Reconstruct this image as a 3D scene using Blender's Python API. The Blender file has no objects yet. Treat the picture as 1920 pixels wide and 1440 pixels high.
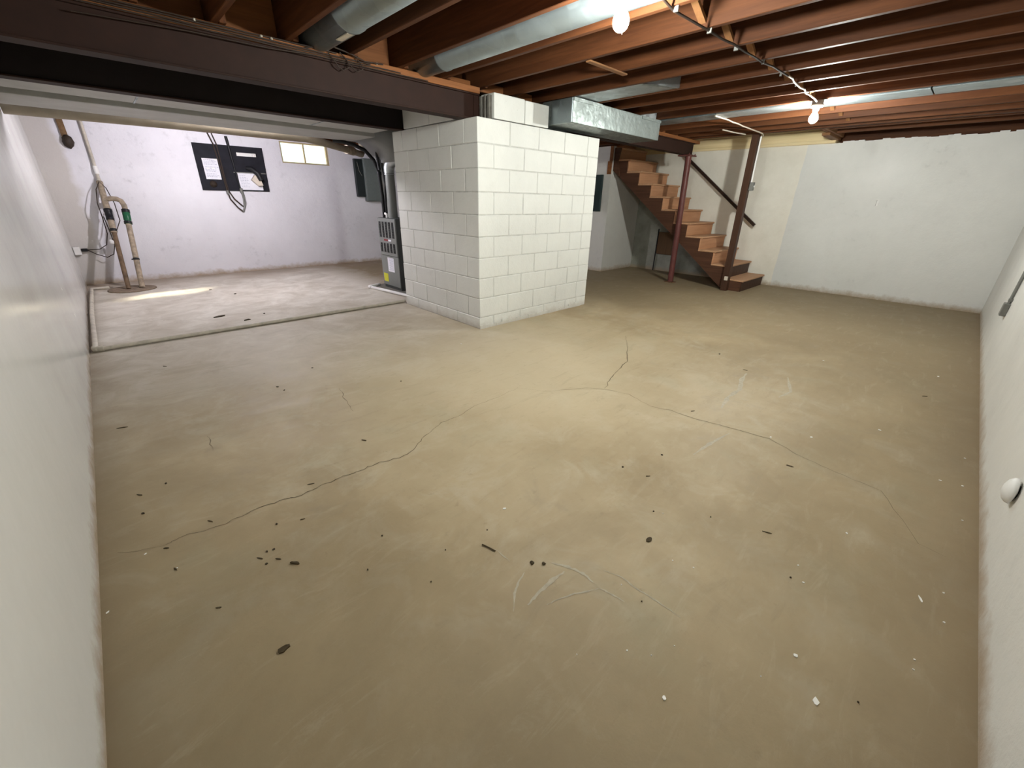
import bpy, bmesh, math, random
from mathutils import Vector, Matrix
R = random.Random(7)
S = bpy.context.scene
COL = S.collection

# ------------------------------------------------------------------ camera, sky, sun, exposure
def make_camera():
    yaw, pitch, roll = [math.radians(a) for a in (46.0127, 24.243, 1.1993)]
    f = Vector((math.cos(yaw)*math.cos(pitch), math.sin(yaw)*math.cos(pitch), -math.sin(pitch)))
    r0 = Vector((math.sin(yaw), -math.cos(yaw), 0)); u0 = r0.cross(f)
    r = r0*math.cos(roll) + u0*math.sin(roll); u = r.cross(f)
    cd = bpy.data.cameras.new('camera'); cam = bpy.data.objects.new('camera', cd); COL.objects.link(cam)
    m = Matrix(((r.x, u.x, -f.x, -2.7001), (r.y, u.y, -f.y, -3.3117), (r.z, u.z, -f.z, 1.2784), (0, 0, 0, 1)))
    cam.matrix_world = m
    cd.sensor_fit = 'HORIZONTAL'; cd.sensor_width = 36.0; cd.lens = 767.11/1920*36.0
    cd.clip_start = 0.02; cd.clip_end = 200
    S.camera = cam
make_camera()
w = bpy.data.worlds.new('world'); S.world = w; w.use_nodes = True
nt = w.node_tree; bg = nt.nodes['Background']
sky = nt.nodes.new('ShaderNodeTexSky'); sky.sky_type = 'NISHITA'; sky.sun_disc = False
sky.sun_elevation = math.radians(33); sky.sun_rotation = math.radians(60)
nt.links.new(sky.outputs[0], bg.inputs[0]); bg.inputs[1].default_value = 0.22
sd = bpy.data.lights.new('sun', 'SUN'); sd.energy = 42; sd.angle = math.radians(5); sd.color = (1, .86, .62)
so = bpy.data.objects.new('sun', sd); COL.objects.link(so)
so.rotation_euler = Vector((-2.62, -1.45, -1.97)).to_track_quat('-Z', 'Y').to_euler()
so.location = (4, 8, 6)
S.view_settings.view_transform = 'Standard'; S.view_settings.look = 'None'
S.view_settings.gamma = 1; S.view_settings.use_curve_mapping = False
S.view_settings.exposure = 0.0
BULB_FRONT = 2050.0      # emission strength of the two bulbs in view
BULB_BACK = 2700.0        # emission strength of the bulb in the far half, hidden by the ducts
BULB_COL = (.98, 1.0, .94)

# ------------------------------------------------------------------ mesh helper
class MB:
    def __init__(s): s.v = []; s.f = []; s.sm = []
    def add(s, vs, fs, smooth=False):
        o = len(s.v); s.v += [tuple(v) for v in vs]
        for f in fs: s.f.append(tuple(i+o for i in f)); s.sm.append(smooth)
        return s
    def box(s, x0, x1, y0, y1, z0, z1):
        vs = [(x, y, z) for z in (z0, z1) for y in (y0, y1) for x in (x0, x1)]
        return s.add(vs, [(0, 2, 3, 1), (4, 5, 7, 6), (0, 1, 5, 4), (2, 6, 7, 3), (0, 4, 6, 2), (1, 3, 7, 5)])
    def cbox(s, x0, x1, y0, y1, z0, z1, b=.003):
        bm = bmesh.new(); bmesh.ops.create_cube(bm, size=1)
        for v in bm.verts:
            v.co = Vector(((x0+x1)/2+v.co.x*(x1-x0), (y0+y1)/2+v.co.y*(y1-y0), (z0+z1)/2+v.co.z*(z1-z0)))
        bmesh.ops.bevel(bm, geom=list(bm.edges), offset=b, segments=1, affect='EDGES', clamp_overlap=True)
        bm.verts.index_update()
        s.add([v.co[:] for v in bm.verts], [[v.index for v in f.verts] for f in bm.faces]); bm.free(); return s
    def bar(s, p, q, wd, ht, up=(0, 0, 1)):
        p, q = Vector(p), Vector(q); d = (q-p).normalized(); u = Vector(up)
        a = d.cross(u).normalized(); u = a.cross(d).normalized()
        vs = [e+a*(i*wd/2)+u*(j*ht/2) for e in (p, q) for i, j in ((-1, -1), (1, -1), (1, 1), (-1, 1))]
        return s.add(vs, [(0, 3, 2, 1), (4, 5, 6, 7), (0, 1, 5, 4), (1, 2, 6, 5), (2, 3, 7, 6), (3, 0, 4, 7)])
    def tube(s, pts, r, n=8, caps=True, smooth=True):
        pts = [Vector(p) for p in pts]; N = len(pts); rs = r if isinstance(r, (list, tuple)) else [r]*N
        prev = None; rings = []
        for i, p in enumerate(pts):
            d = (pts[min(i+1, N-1)]-pts[max(i-1, 0)])
            d = d.normalized() if d.length > 1e-9 else Vector((0, 0, 1))
            if prev is None:
                a = d.cross(Vector((0, 0, 1)) if abs(d.z) < .9 else Vector((1, 0, 0))).normalized()
            else:
                a = prev-d*prev.dot(d); a = a.normalized() if a.length > 1e-6 else d.orthogonal().normalized()
            prev = a; b = d.cross(a)
            rings.append([p+(a*math.cos(t)+b*math.sin(t))*rs[i] for t in [2*math.pi*k/n for k in range(n)]])
        vs = [v for q in rings for v in q]; fs = []
        for i in range(N-1):
            for k in range(n):
                fs.append((i*n+k, i*n+(k+1) % n, (i+1)*n+(k+1) % n, (i+1)*n+k))
        s.add(vs, fs, smooth)
        if caps:
            s.add(rings[0], [tuple(range(n-1, -1, -1))]); s.add(rings[-1], [tuple(range(n))])
        return s
    def lathe(s, c, prof, n=16, axis=(0, 0, 1), smooth=True):
        ax = Vector(axis).normalized(); return s.tube([Vector(c)+ax*h for h, _ in prof], [max(r, 1e-4) for _, r in prof], n, True, smooth) if False else s._lathe(c, prof, n, ax, smooth)
    def _lathe(s, c, prof, n, ax, smooth):
        a = ax.orthogonal().normalized(); b = ax.cross(a); c = Vector(c)
        vs = []; fs = []
        for h, r in prof:
            for k in range(n):
                t = 2*math.pi*k/n; vs.append(c+ax*h+(a*math.cos(t)+b*math.sin(t))*max(r, 1e-4))
        for i in range(len(prof)-1):
            for k in range(n): fs.append((i*n+k, i*n+(k+1) % n, (i+1)*n+(k+1) % n, (i+1)*n+k))
        fs.append(tuple(range(n-1, -1, -1))); L = (len(prof)-1)*n; fs.append(tuple(L+k for k in range(n)))
        return s.add(vs, fs, smooth)
    def prism(s, poly, axis, a, b):
        """polygon in the two other axes, extruded along axis from a to b"""
        n = len(poly)
        def P(p, t):
            return (t, p[0], p[1]) if axis == 'x' else (p[0], t, p[1]) if axis == 'y' else (p[0], p[1], t)
        vs = [P(p, a) for p in poly]+[P(p, b) for p in poly]
        fs = [tuple(range(n-1, -1, -1)), tuple(range(n, 2*n))]+[(i, (i+1) % n, n+(i+1) % n, n+i) for i in range(n)]
        return s.add(vs, fs)
    def mesh(s, name, fix=True):
        me = bpy.data.meshes.new(name); me.from_pydata(s.v, [], s.f)
        me.polygons.foreach_set('use_smooth', s.sm)
        if fix:
            bm = bmesh.new(); bm.from_mesh(me); bmesh.ops.recalc_face_normals(bm, faces=bm.faces[:]); bm.to_mesh(me); bm.free()
        me.update(); return me

def obj(name, mb, mat, parent=None, label=None, origin=None):
    if isinstance(mb, MB):
        if origin:
            mb.v = [(x-origin[0], y-origin[1], z-origin[2]) for x, y, z in mb.v]
        me = mb.mesh(name)
    else: me = mb
    if mat and not me.materials: me.materials.append(mat)
    o = bpy.data.objects.new(name, me); COL.objects.link(o)
    if parent is not None: o.parent = parent
    if origin and parent is None: o.location = origin
    if label: o['label'] = label
    return o
def tag(o, label, cat, group=None):
    o['label'] = label; o['category'] = cat
    if group: o['group'] = group
    return o
def thing(name, label, cat, group=None):
    o = bpy.data.objects.new(name, None); o.empty_display_size = .1; COL.objects.link(o)
    return tag(o, label, cat, group)
def struct(name, mb=None, mat=None):
    if mb is None:
        o = bpy.data.objects.new(name, None); o.empty_display_size = .1; COL.objects.link(o)
    else: o = obj(name, mb, mat)
    o['kind'] = 'structure'; return o

# ------------------------------------------------------------------ materials
class NT:
    def __init__(s, name):
        s.m = bpy.data.materials.new(name); s.m.use_nodes = True; s.t = s.m.node_tree; s.b = s.t.nodes['Principled BSDF']
    def n(s, typ, **kw):
        nd = s.t.nodes.new(typ)
        for k, v in kw.items(): setattr(nd, k, v)
        return nd
    def l(s, a, b): s.t.links.new(a, b)
    def pos(s, kind='Object', scale=(1, 1, 1)):
        tc = s.n('ShaderNodeTexCoord'); mp = s.n('ShaderNodeMapping'); mp.inputs['Scale'].default_value = scale
        s.l(tc.outputs[kind], mp.inputs[0]); return mp.outputs[0]
    def world(s):
        return s.n('ShaderNodeNewGeometry').outputs['Position']
    def noise(s, vec, scale, detail=5, rough=.6, dist=0):
        nd = s.n('ShaderNodeTexNoise'); nd.inputs['Scale'].default_value = scale; nd.inputs['Detail'].default_value = detail
        nd.inputs['Roughness'].default_value = rough; nd.inputs['Distortion'].default_value = dist
        if vec is not None: s.l(vec, nd.inputs['Vector'])
        return nd.outputs['Fac']
    def ramp(s, fac, stops):
        r = s.n('ShaderNodeValToRGB'); e = r.color_ramp.elements
        while len(e) < len(stops): e.new(.5)
        for i, (p, c) in enumerate(stops):
            e[i].position = p; e[i].color = (c, c, c, 1) if isinstance(c, (int, float)) else (*c, 1)
        s.l(fac, r.inputs[0]); return r.outputs[0]
    def mix(s, fac, a, b, mode='MIX'):
        m = s.n('ShaderNodeMix', data_type='RGBA', blend_type=mode)
        for v, i in ((fac, 0), (a, 6), (b, 7)):
            if hasattr(v, 'type') and not isinstance(v, (int, float, tuple)): s.l(v, m.inputs[i])
            else: m.inputs[i].default_value = v if isinstance(v, (int, float)) else (*v, 1)
        return m.outputs[2]
    def math(s, op, a, b=0.0, clamp=False):
        m = s.n('ShaderNodeMath', operation=op); m.use_clamp = clamp
        for v, i in ((a, 0), (b, 1)):
            if isinstance(v, (int, float)): m.inputs[i].default_value = v
            else: s.l(v, m.inputs[i])
        return m.outputs[0]
    def sep(s, vec):
        x = s.n('ShaderNodeSeparateXYZ'); s.l(vec, x.inputs[0]); return x.outputs
    def bump(s, h, strength=.3, dist=.01):
        b = s.n('ShaderNodeBump'); b.inputs['Strength'].default_value = strength; b.inputs['Distance'].default_value = dist
        s.l(h, b.inputs['Height']); s.l(b.outputs[0], s.b.inputs['Normal'])
    def set(s, col=None, rough=None, metal=None, spec=None):
        for v, k in ((col, 'Base Color'), (rough, 'Roughness'), (metal, 'Metallic'), (spec, 'Specular IOR Level')):
            if v is None: continue
            if isinstance(v, (int, float)): s.b.inputs[k].default_value = v
            elif isinstance(v, tuple): s.b.inputs[k].default_value = (*v, 1)
            else: s.l(v, s.b.inputs[k])
        return s

def plain(name, col, rough=.6, metal=0, var=.12, scale=25):
    t = NT(name); p = t.pos()
    f = t.ramp(t.noise(p, scale, 4), [(.3, 1-var), (.7, 1+0*var)])
    t.set(t.mix(1.0, col, f, 'MULTIPLY'), rough, metal, .25); return t.m

def wall_paint(name, base, dirt=(.36, .27, .18), gloss=.5, smear=.5, lumps=.5, streak=False, seam=None, bump=.40, corner_tan=None, fine=.25, pits=0.0):
    t = NT(name); w = t.world(); z = t.sep(w)[2]
    n1 = t.noise(w, 1.3, 6, .65); n2 = t.noise(w, 9, 5, .7); n3 = t.noise(w, 60, 3)
    c = t.mix(t.ramp(n1, [(.35, 0.0), (.7, 1.0)]), base, tuple(b*.90 for b in base))
    sm = t.ramp(n2, [(.56, 0.0), (.72, smear)])
    c = t.mix(t.math('MULTIPLY', sm, t.ramp(n1, [(.45, 0.0), (.62, .55)])), c, tuple(b*.55 for b in base))
    if seam is not None:     # the older yellowed coat of paint beyond the seam, up to the stairs
        y = t.math('ADD', t.sep(w)[1], t.math('MULTIPLY', t.math('SUBTRACT', t.noise(w, 6, 4), .5), .035))
        f = t.ramp(t.math('ADD', y, -seam+.5), [(.495, 0.0), (.505, 1.0)])
        old = t.mix(t.ramp(t.noise(w, 2.6, 6, .7), [(.32, 0.0), (.66, 1.0)]), (.83, .80, .72), (.75, .715, .63))
        c = t.mix(f, c, old)
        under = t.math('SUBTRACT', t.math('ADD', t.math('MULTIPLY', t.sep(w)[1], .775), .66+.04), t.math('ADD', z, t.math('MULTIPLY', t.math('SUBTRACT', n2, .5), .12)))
        bare = t.mix(t.ramp(t.noise(w, 4, 5, .65), [(.3, 0.0), (.7, 1.0)]), (.20, .205, .175), (.33, .33, .285))  # grey tone: shade under the stairs painted into the wall colour
        c = t.mix(t.ramp(t.math('ADD', under, .5), [(.47, 0.0), (.53, 1.0)]), c, bare)  # bare holds the painted stair shade, not exposed concrete
    if corner_tan is not None:     # darker tan towards the left corner, edge broken by noise
        x = t.math('ADD', t.sep(w)[0], t.math('MULTIPLY', t.math('SUBTRACT', t.noise(w, 2.2, 4), .5), .35))
        c = t.mix(t.ramp(t.math('SUBTRACT', x, corner_tan-.5), [(.44, .75), (.53, 0.0)]), c, (.47, .435, .39))
    pit = t.n('ShaderNodeTexVoronoi'); pit.inputs['Scale'].default_value = 55; t.l(w, pit.inputs['Vector'])
    pf = t.math('MULTIPLY', t.ramp(pit.outputs['Distance'], [(.10, 1.0), (.2, 0.0)]), t.ramp(t.noise(w, 2.7, 4, .6), [(.58, 0.0), (.68, pits)]))
    c = t.mix(pf, c, (.25, .235, .21))
    # rising dirt along the floor joint
    h = t.math('ADD', z, t.math('MULTIPLY', t.math('SUBTRACT', n2, .5), .16))
    c = t.mix(t.ramp(h, [(.0, .9), (.035, .55), (.085, 0.0)]), c, dirt)
    t.set(c, t.ramp(n1, [(.3, gloss-.06), (.7, gloss+.08)]), 0, .5)
    hh = t.math('ADD', t.math('MULTIPLY', n2, lumps), t.math('MULTIPLY', n3, fine))
    hh = t.math('ADD', hh, t.math('MULTIPLY', t.noise(w, 3.2, 4, .55), 1.4))
    t.bump(hh, bump, .016); return t.m

def wood(name, base, dark, axis='y', scale=1.0, rough=.62, var=.35):
    t = NT(name); sc = {'x': (.5, 9, 9), 'y': (9, .5, 9), 'z': (9, 9, .5)}[axis]
    p = t.pos('Object', tuple(a*scale for a in sc))
    oi = t.n('ShaderNodeObjectInfo')
    ad = t.n('ShaderNodeVectorMath', operation='ADD'); t.l(p, ad.inputs[0]); t.l(t.math('MULTIPLY', oi.outputs['Random'], 40.0), ad.inputs[1])
    n1 = t.noise(ad.outputs[0], 2.2, 6, .6, .8); n2 = t.noise(ad.outputs[0], 9, 4)
    c = t.mix(t.ramp(n1, [(.3, 0.0), (.68, 1.0)]), dark, base)
    c = t.mix(t.ramp(n2, [(.45, 0.0), (.75, .5)]), c, dark)
    v = t.math('ADD', t.math('MULTIPLY', oi.outputs['Random'], var), 1-var*.6)
    cc = t.n('ShaderNodeVectorMath', operation='SCALE'); t.l(c, cc.inputs[0]); t.l(v, cc.inputs['Scale'])
    t.set(cc.outputs[0], rough, 0, .16); t.bump(n2, .12, .004); return t.m

def galv(name, col=(.62, .65, .66), rough=.38, spangle=14, amount=.35, dents=.15, metal=.85):
    t = NT(name); p = t.pos()
    v = t.n('ShaderNodeTexVoronoi'); v.inputs['Scale'].default_value = spangle; t.l(p, v.inputs['Vector'])
    g = t.sep(v.outputs['Color'])[0]; n = t.noise(p, 5, 5, .7)
    c = t.mix(t.math('MULTIPLY', g, amount), col, tuple(a*.62 for a in col))
    c = t.mix(t.ramp(n, [(.45, 0.0), (.7, .5)]), c, tuple(a*.7 for a in col))
    t.set(c, t.ramp(g, [(0, rough-.08), (1, rough+.12)]), metal); t.bump(t.noise(p, 7, 3), dents, .02); return t.m

def floor_mat():
    t = NT('concrete floor'); w = t.world(); xyz = t.sep(w)
    st = t.n('ShaderNodeMapping'); st.inputs['Scale'].default_value = (1.0, 1.0, 1.0); st.inputs['Rotation'].default_value = (0, 0, .3); t.l(w, st.inputs[0])
    n1 = t.noise(w, .8, 8, .62, .4); n2 = t.noise(st.outputs[0], 3.2, 8, .68, .6); n3 = t.noise(w, 22, 6, .7); n4 = t.noise(w, 140, 3)
    c = t.mix(t.ramp(n1, [(.33, 0.0), (.68, 1.0)]), (.33, .25, .145), (.45, .355, .222))
    c = t.mix(t.ramp(n2, [(.50, 0.0), (.72, .55)]), c, (.50, .44, .335))
    c = t.mix(t.ramp(n2, [(.27, .5), (.42, 0.0)]), c, (.275, .222, .150))
    n5 = t.noise(w, 1.9, 5, .6)
    c = t.mix(t.ramp(n5, [(.55, 0.0), (.75, .35)]), c, (.345, .335, .235))
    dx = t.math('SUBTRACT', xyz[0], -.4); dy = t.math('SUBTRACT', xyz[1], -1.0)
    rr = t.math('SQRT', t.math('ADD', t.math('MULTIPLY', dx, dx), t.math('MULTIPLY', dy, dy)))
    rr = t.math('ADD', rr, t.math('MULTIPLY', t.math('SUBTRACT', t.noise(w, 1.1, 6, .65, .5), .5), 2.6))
    c = t.mix(t.ramp(t.math('MULTIPLY', rr, .3), [(.12, .55), (.62, 0.0)]), c, (.60, .515, .36))  # paler dusty middle, browner surround; brightness falloff is partly painted in
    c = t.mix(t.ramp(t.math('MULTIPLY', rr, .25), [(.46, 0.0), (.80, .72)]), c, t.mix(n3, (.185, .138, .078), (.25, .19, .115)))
    # the far half beyond the block pier: paler, greyer, dustier slab
    yy = t.math('ADD', xyz[1], t.math('MULTIPLY', t.math('SUBTRACT', n1, .5), 1.6))
    xx = t.math('ADD', xyz[0], t.math('MULTIPLY', t.math('SUBTRACT', n2, .5), 1.2))
    g = t.math('MULTIPLY', t.ramp(t.math('MULTIPLY', t.math('ADD', yy, .8), .3), [(0, 0.0), (1, 1.0)]), t.ramp(t.math('SUBTRACT', 1.0, xx), [(.2, 0.0), (.9, 1.0)]))
    grey = t.mix(t.ramp(n2, [(.35, 0.0), (.65, 1.0)]), (.46, .415, .345), (.68, .645, .58))
    c = t.mix(g, c, grey)
    # brown dirt along the far wall
    fw = t.ramp(t.math('MULTIPLY', t.math('ADD', yy, -3.6), .5), [(.50, 0.0), (.85, .7)])
    c = t.mix(fw, c, (.27, .20, .14))
    c = t.mix(t.ramp(n3, [(.60, 0.0), (.78, .45)]), c, (.22, .165, .10))
    mp2 = t.n('ShaderNodeMapping'); mp2.inputs['Rotation'].default_value = (0, 0, -.45); mp2.inputs['Scale'].default_value = (2.0, 9.0, 1); t.l(w, mp2.inputs[0])
    n6 = t.noise(mp2.outputs[0], 1.6, 7, .72, .7)
    c = t.mix(t.ramp(n6, [(.55, 0.0), (.76, .26)]), c, (.56, .49, .365))
    c = t.mix(t.ramp(n6, [(.28, .30), (.44, 0.0)]), c, (.245, .19, .12))
    # grime against the right-hand and left-hand walls
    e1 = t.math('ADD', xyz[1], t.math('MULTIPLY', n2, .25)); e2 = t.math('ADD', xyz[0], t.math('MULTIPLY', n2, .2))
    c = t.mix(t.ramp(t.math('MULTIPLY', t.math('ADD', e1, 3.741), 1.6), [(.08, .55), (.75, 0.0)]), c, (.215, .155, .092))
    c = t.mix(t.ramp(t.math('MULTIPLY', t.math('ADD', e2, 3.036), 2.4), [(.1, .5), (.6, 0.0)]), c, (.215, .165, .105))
    t.set(c, t.ramp(n2, [(.3, .48), (.7, .70)]), 0, .22)
    t.bump(t.math('ADD', t.math('MULTIPLY', n3, .6), t.math('MULTIPLY', n4, .25)), .16, .006); return t.m

M = {}
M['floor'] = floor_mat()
M['wall_left'] = wall_paint('glossy white wall paint', (.70, .695, .675), gloss=.20, lumps=.0, smear=.0, bump=.10, fine=.0)
M['wall_right'] = wall_paint('white wall paint', (.70, .69, .655), gloss=.5)
M['wall_back'] = wall_paint('cool white wall paint', (.70, .69, .735), gloss=.5, smear=.9, corner_tan=-2.74)
M['wall_far'] = wall_paint('two coats of wall paint and stair shade', (.71, .71, .685), gloss=.5, seam=-1.19)
M['partition'] = wall_paint('grey white partition paint', (.62, .61, .57), gloss=.55)
M['block'] = wall_paint('white block paint', (.715, .72, .685), gloss=.5, smear=.45, lumps=.25, dirt=(.5, .47, .42), pits=.75)
M['mortar'] = plain('painted mortar', (.62, .62, .59), .7, 0, .3, 14)
M['bare_block'] = plain('bare concrete block', (.20, .19, .165), .85, 0, .4)
M['joist'] = wood('red brown joist wood', (.122, .044, .0155), (.060, .020, .0075), 'y', var=.45)
M['subfloor'] = wood('dark subfloor boards', (.10, .04, .018), (.055, .022, .010), 'x')
M['plate'] = wood('orange brown plate wood', (.26, .105, .038), (.15, .055, .020), 'x')
M['bridging'] = wood('bridging wood', (.27, .135, .058), (.18, .08, .032), 'x', 1)
M['rim'] = wood('pale yellow pine', (.90, .76, .48), (.78, .62, .34), 'y', rough=.55, var=.1)
M['steel'] = plain('maroon primer steel', (.027, .0100, .0060), .7, 0, .3, 6)
M['steel_shade'] = plain('steel with shade painted in', (.016, .011, .011), .7, 0, .3, 6)  # shade of the rear beam and the duct gap put into the colour
M['column'] = plain('red brown column paint', (.13, .042, .036), .42, 0, .3, 10)
M['galv'] = galv('galvanized sheet', (.47, .50, .51))
M['galv_bright'] = galv('bright spangled sheet', (.27, .305, .295), .45, 26, .75, .5, .7)
M['galv_pipe'] = galv('galvanized pipe', (.30, .345, .36), .38, 10, .25, .1)
M['duct_grey'] = plain('dusty pale grey duct', (.47, .47, .45), .55, .1, .15, 5)
M['elbow'] = plain('dull grey elbow', (.25, .255, .25), .5, .3, .15, 6)
M['tread'] = wood('worn brown stair paint', (.56, .33, .195), (.43, .24, .13), 'x', rough=.55, var=.15)
M['riser'] = wood('brown riser wood', (.56, .30, .165), (.44, .22, .115), 'x', rough=.55, var=.12)
M['stringer'] = wood('dark stringer wood', (.105, .048, .028), (.06, .027, .016), 'y', rough=.55, var=.1)
M['post'] = wood('dark stained post wood', (.075, .036, .021), (.045, .021, .013), 'z', rough=.5, var=.1)
M['rail'] = wood('black brown rail wood', (.045, .026, .018), (.025, .015, .011), 'y', rough=.4, var=.1)
M['cable'] = plain('dark cable sheath', (.035, .022, .016), .55)
M['cable_white'] = plain('pale cable sheath', (.62, .55, .46), .5)
M['black'] = plain('black rubber', (.012, .012, .014), .5)
M['navy'] = plain('scuffed black board paint', (.012, .012, .019), .75, 0, .5, 8)
M['white'] = plain('white plastic', (.78, .77, .75), .4, 0, .05)
M['porcelain'] = plain('porcelain', (.80, .76, .68), .3, 0, .05)
M['paper'] = plain('white paper', (.74, .74, .80), .8, 0, .08)
M['ink'] = plain('pencil grey ink', (.30, .31, .40), .8, 0, .05)
M['grey_box'] = plain('grey green enclosure paint', (.145, .17, .165), .45, 0, .12)
M['dark_box'] = plain('black enclosure', (.014, .020, .022), .45)
M['green_box'] = plain('dark teal enclosure', (.018, .035, .035), .5)
M['furnace'] = plain('grey furnace enamel', (.215, .225, .215), .42, .2, .1, 4)
M['furnace_dark'] = plain('dark furnace side', (.075, .08, .078), .5, .2, .1, 4)
M['slot'] = plain('louver slot', (.02, .02, .02), .7)
M['red'] = plain('dark red badge', (.22, .03, .035), .4)
M['yellow'] = plain('yellow label', (.62, .60, .05), .6)
M['pvc'] = plain('dirty white pipe', (.60, .55, .46), .45, 0, .35, 12)
M['pvc_tan'] = plain('tan drain pipe', (.36, .31, .235), .5, 0, .25, 4)
M['pvc_stain'] = plain('stained discharge pipe', (.42, .34, .25), .5, 0, .6, 14)
M['copper_dirt'] = plain('brown muddy pipe', (.19, .125, .075), .6, 0, .6, 12)
M['green'] = plain('green check valve plastic', (.015, .10, .045), .4)
M['lid'] = plain('muddy sump lid', (.27, .205, .145), .7, 0, .4)
M['rust'] = plain('rusty brown', (.20, .12, .06), .8, 0, .5)
M['grime'] = plain('oily grime', (.05, .035, .025), .6, 0, .5)
M['grey_metal'] = plain('grey utility box', (.20, .20, .185), .5, .3, .15)
M['chip'] = plain('white paint flake', (.85, .83, .79), .7, 0, .05)
M['leaf'] = plain('dry dark leaf', (.085, .06, .03), .8, 0, .4)
M['crumb'] = plain('dark dirt crumb', (.06, .045, .028), .9)
M['crack'] = plain('dark crack', (.16, .125, .078), .95, 0, .4, 30)
M['scuff'] = plain('pale floor scuff', (.49, .43, .325), .7, 0, .25, 40)
M['window_frame'] = plain('window frame paint', (.40, .33, .20), .5)
M['ground'] = plain('pale gravel', (.60, .58, .52), .9)
M['hatch'] = wood('dark brown hatch board', (.15, .085, .045), (.10, .055, .03), 'z', var=.1)
M['drywall'] = plain('stairwell wall paint', (.62, .47, .30), .7, 0, .08)
def glass_mat():
    t = NT('window glass'); tr = t.n('ShaderNodeBsdfTransparent'); gl = t.n('ShaderNodeBsdfGlossy'); gl.inputs['Roughness'].default_value = .03
    tr.inputs[0].default_value = (.92, .95, .95, 1); mx = t.n('ShaderNodeMixShader'); mx.inputs[0].default_value = .05
    t.l(tr.outputs[0], mx.inputs[1]); t.l(gl.outputs[0], mx.inputs[2])
    t.l(mx.outputs[0], t.t.nodes['Material Output'].inputs['Surface']); return t.m
M['glass'] = glass_mat()
def bulb_mat(name, strength, col):
    t = NT(name); t.set((1, 1, 1), .3); t.b.inputs['Emission Color'].default_value = (*col, 1); t.b.inputs['Emission Strength'].default_value = strength; return t.m
M['bulb'] = bulb_mat('lit bulb glass', BULB_FRONT, BULB_COL)
M['bulb_far'] = bulb_mat('brighter lit bulb glass', BULB_FRONT*1.2, BULB_COL)
M['bulb_back'] = bulb_mat('lit cool bulb glass', BULB_BACK, (.97, .93, 1.0))

# ------------------------------------------------------------------ setting
XL, YR, YB, XF, XE = -3.036, -3.741, 5.49, 5.60, 5.52
ZT, ZJ, ZS = 2.154, 2.20, 2.435
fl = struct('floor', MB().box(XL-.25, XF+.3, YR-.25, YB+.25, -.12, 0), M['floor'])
struct('wall_left', MB().box(XL-.2, XL, YR-.2, YB+.2, 0, ZT), M['wall_left'])
struct('wall_right', MB().box(XL, XF+.2, YR-.2, YR, 0, ZT), M['wall_right'])
WX0, WX1, WZ0, WZ1 = .012, .845, 1.80, 2.14
wb = MB()
wb.box(XL, WX0, YB, YB+.1, 0, ZT).box(WX1, XF+.2, YB, YB+.1, 0, ZT).box(WX0, WX1, YB, YB+.1, 0, WZ0).box(WX0, WX1, YB, YB+.1, WZ1, ZT)
struct('wall_back', wb, M['wall_back'])
wf = MB()   # slightly out of square, as the photograph shows
yA, yB2 = YR, YB
xa, xb = 5.612, 5.49
def xfar(y): return xa+(xb-xa)*(y-YR)/(1.6-YR) if y < 1.6 else xb
wf.add([(xfar(YR), YR, 0), (xfar(1.6), 1.6, 0), (xb, YB, 0), (6.0, YB, 0), (6.0, YR, 0), (xfar(YR), YR, 2.13), (xfar(1.6), 1.6, 2.13), (xb, YB, 2.13), (6.0, YB, 2.13), (6.0, YR, 2.13)],
       [(0, 1, 6, 5), (1, 2, 7, 6), (2, 3, 8, 7), (3, 4, 9, 8), (4, 0, 5, 9), (5, 6, 7, 8, 9), (4, 3, 2, 1, 0)])
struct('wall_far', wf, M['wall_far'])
# ragged painted parging along the top of the far wall
tr = MB(); y = YR
while y < -1.62:
    dy = R.uniform(.04, .11); h = R.uniform(.006, .03); tr.box(xfar(y)+.002, xfar(y)+.1, y, min(y+dy, -1.62), 2.125, 2.13+h); y += dy
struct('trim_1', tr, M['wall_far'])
# partition under the stair head: one leaf facing the room, one below the stairs
wp = MB().box(4.40, 4.50, 1.55, YB, 0, 2.19).box(4.50, xb+.02, 1.55, 1.65, 0, 1.9)
struct('wall_partition', wp, M['partition'])
tb = MB().box(4.385, 4.40, 1.54, 1.60, 1.95, 2.19)
o = struct('trim_2', tb, M['plate'])

# ceiling: subfloor with joists, bridging, plates, rim boards
ceil = struct('ceiling')
SW0, SW1, SWY = 4.53, 5.62, -1.56        # stairwell opening
sf = 0
xx = XL-.2
y0s = [YR-.2+.19*i for i in range(51)]
for i, yy in enumerate(y0s):             # subfloor boards run across the joists
    y1 = yy+.186
    if yy+.186 > YB+.13: break
    x1 = SW0 if y1 > SWY+.1 else 6.0
    obj('subfloor_board', MB().box(XL-.2, x1, yy, y1, ZS, ZS+.02), M['subfloor'], ceil)
obj('subfloor_deck', MB().box(XL-.2, SW0, YR-.2, YB+.12, ZS+.022, ZS+.05).box(SW0, 6.0, YR-.2, SWY+.1, ZS+.022, ZS+.05), M['subfloor'], ceil)
JX = [-.258+.4075*k for k in range(-7, 14)]
def joist_mesh(L, name):
    return MB().cbox(0, .038, 0, L, 0, ZS-ZJ, .003).mesh(name)
jm_long = joist_mesh(.34-YR, 'joist'); jm_back = joist_mesh(YB-.12, 'joist'); jm_short = joist_mesh(SWY-YR-.06, 'joist')
for me in (jm_long, jm_back, jm_short): me.materials.append(M['joist'])
for k, x in enumerate(JX):
    if x > 5.55: continue
    if x < 4.3:
        o = obj('joist', jm_long, None, ceil); o.location = (x, YR, ZJ)
        o = obj('joist', jm_back, None, ceil); o.location = (x+.041, .12, ZJ)
    else:
        o = obj('joist', jm_short, None, ceil); o.location = (x, YR, ZJ)
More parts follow.
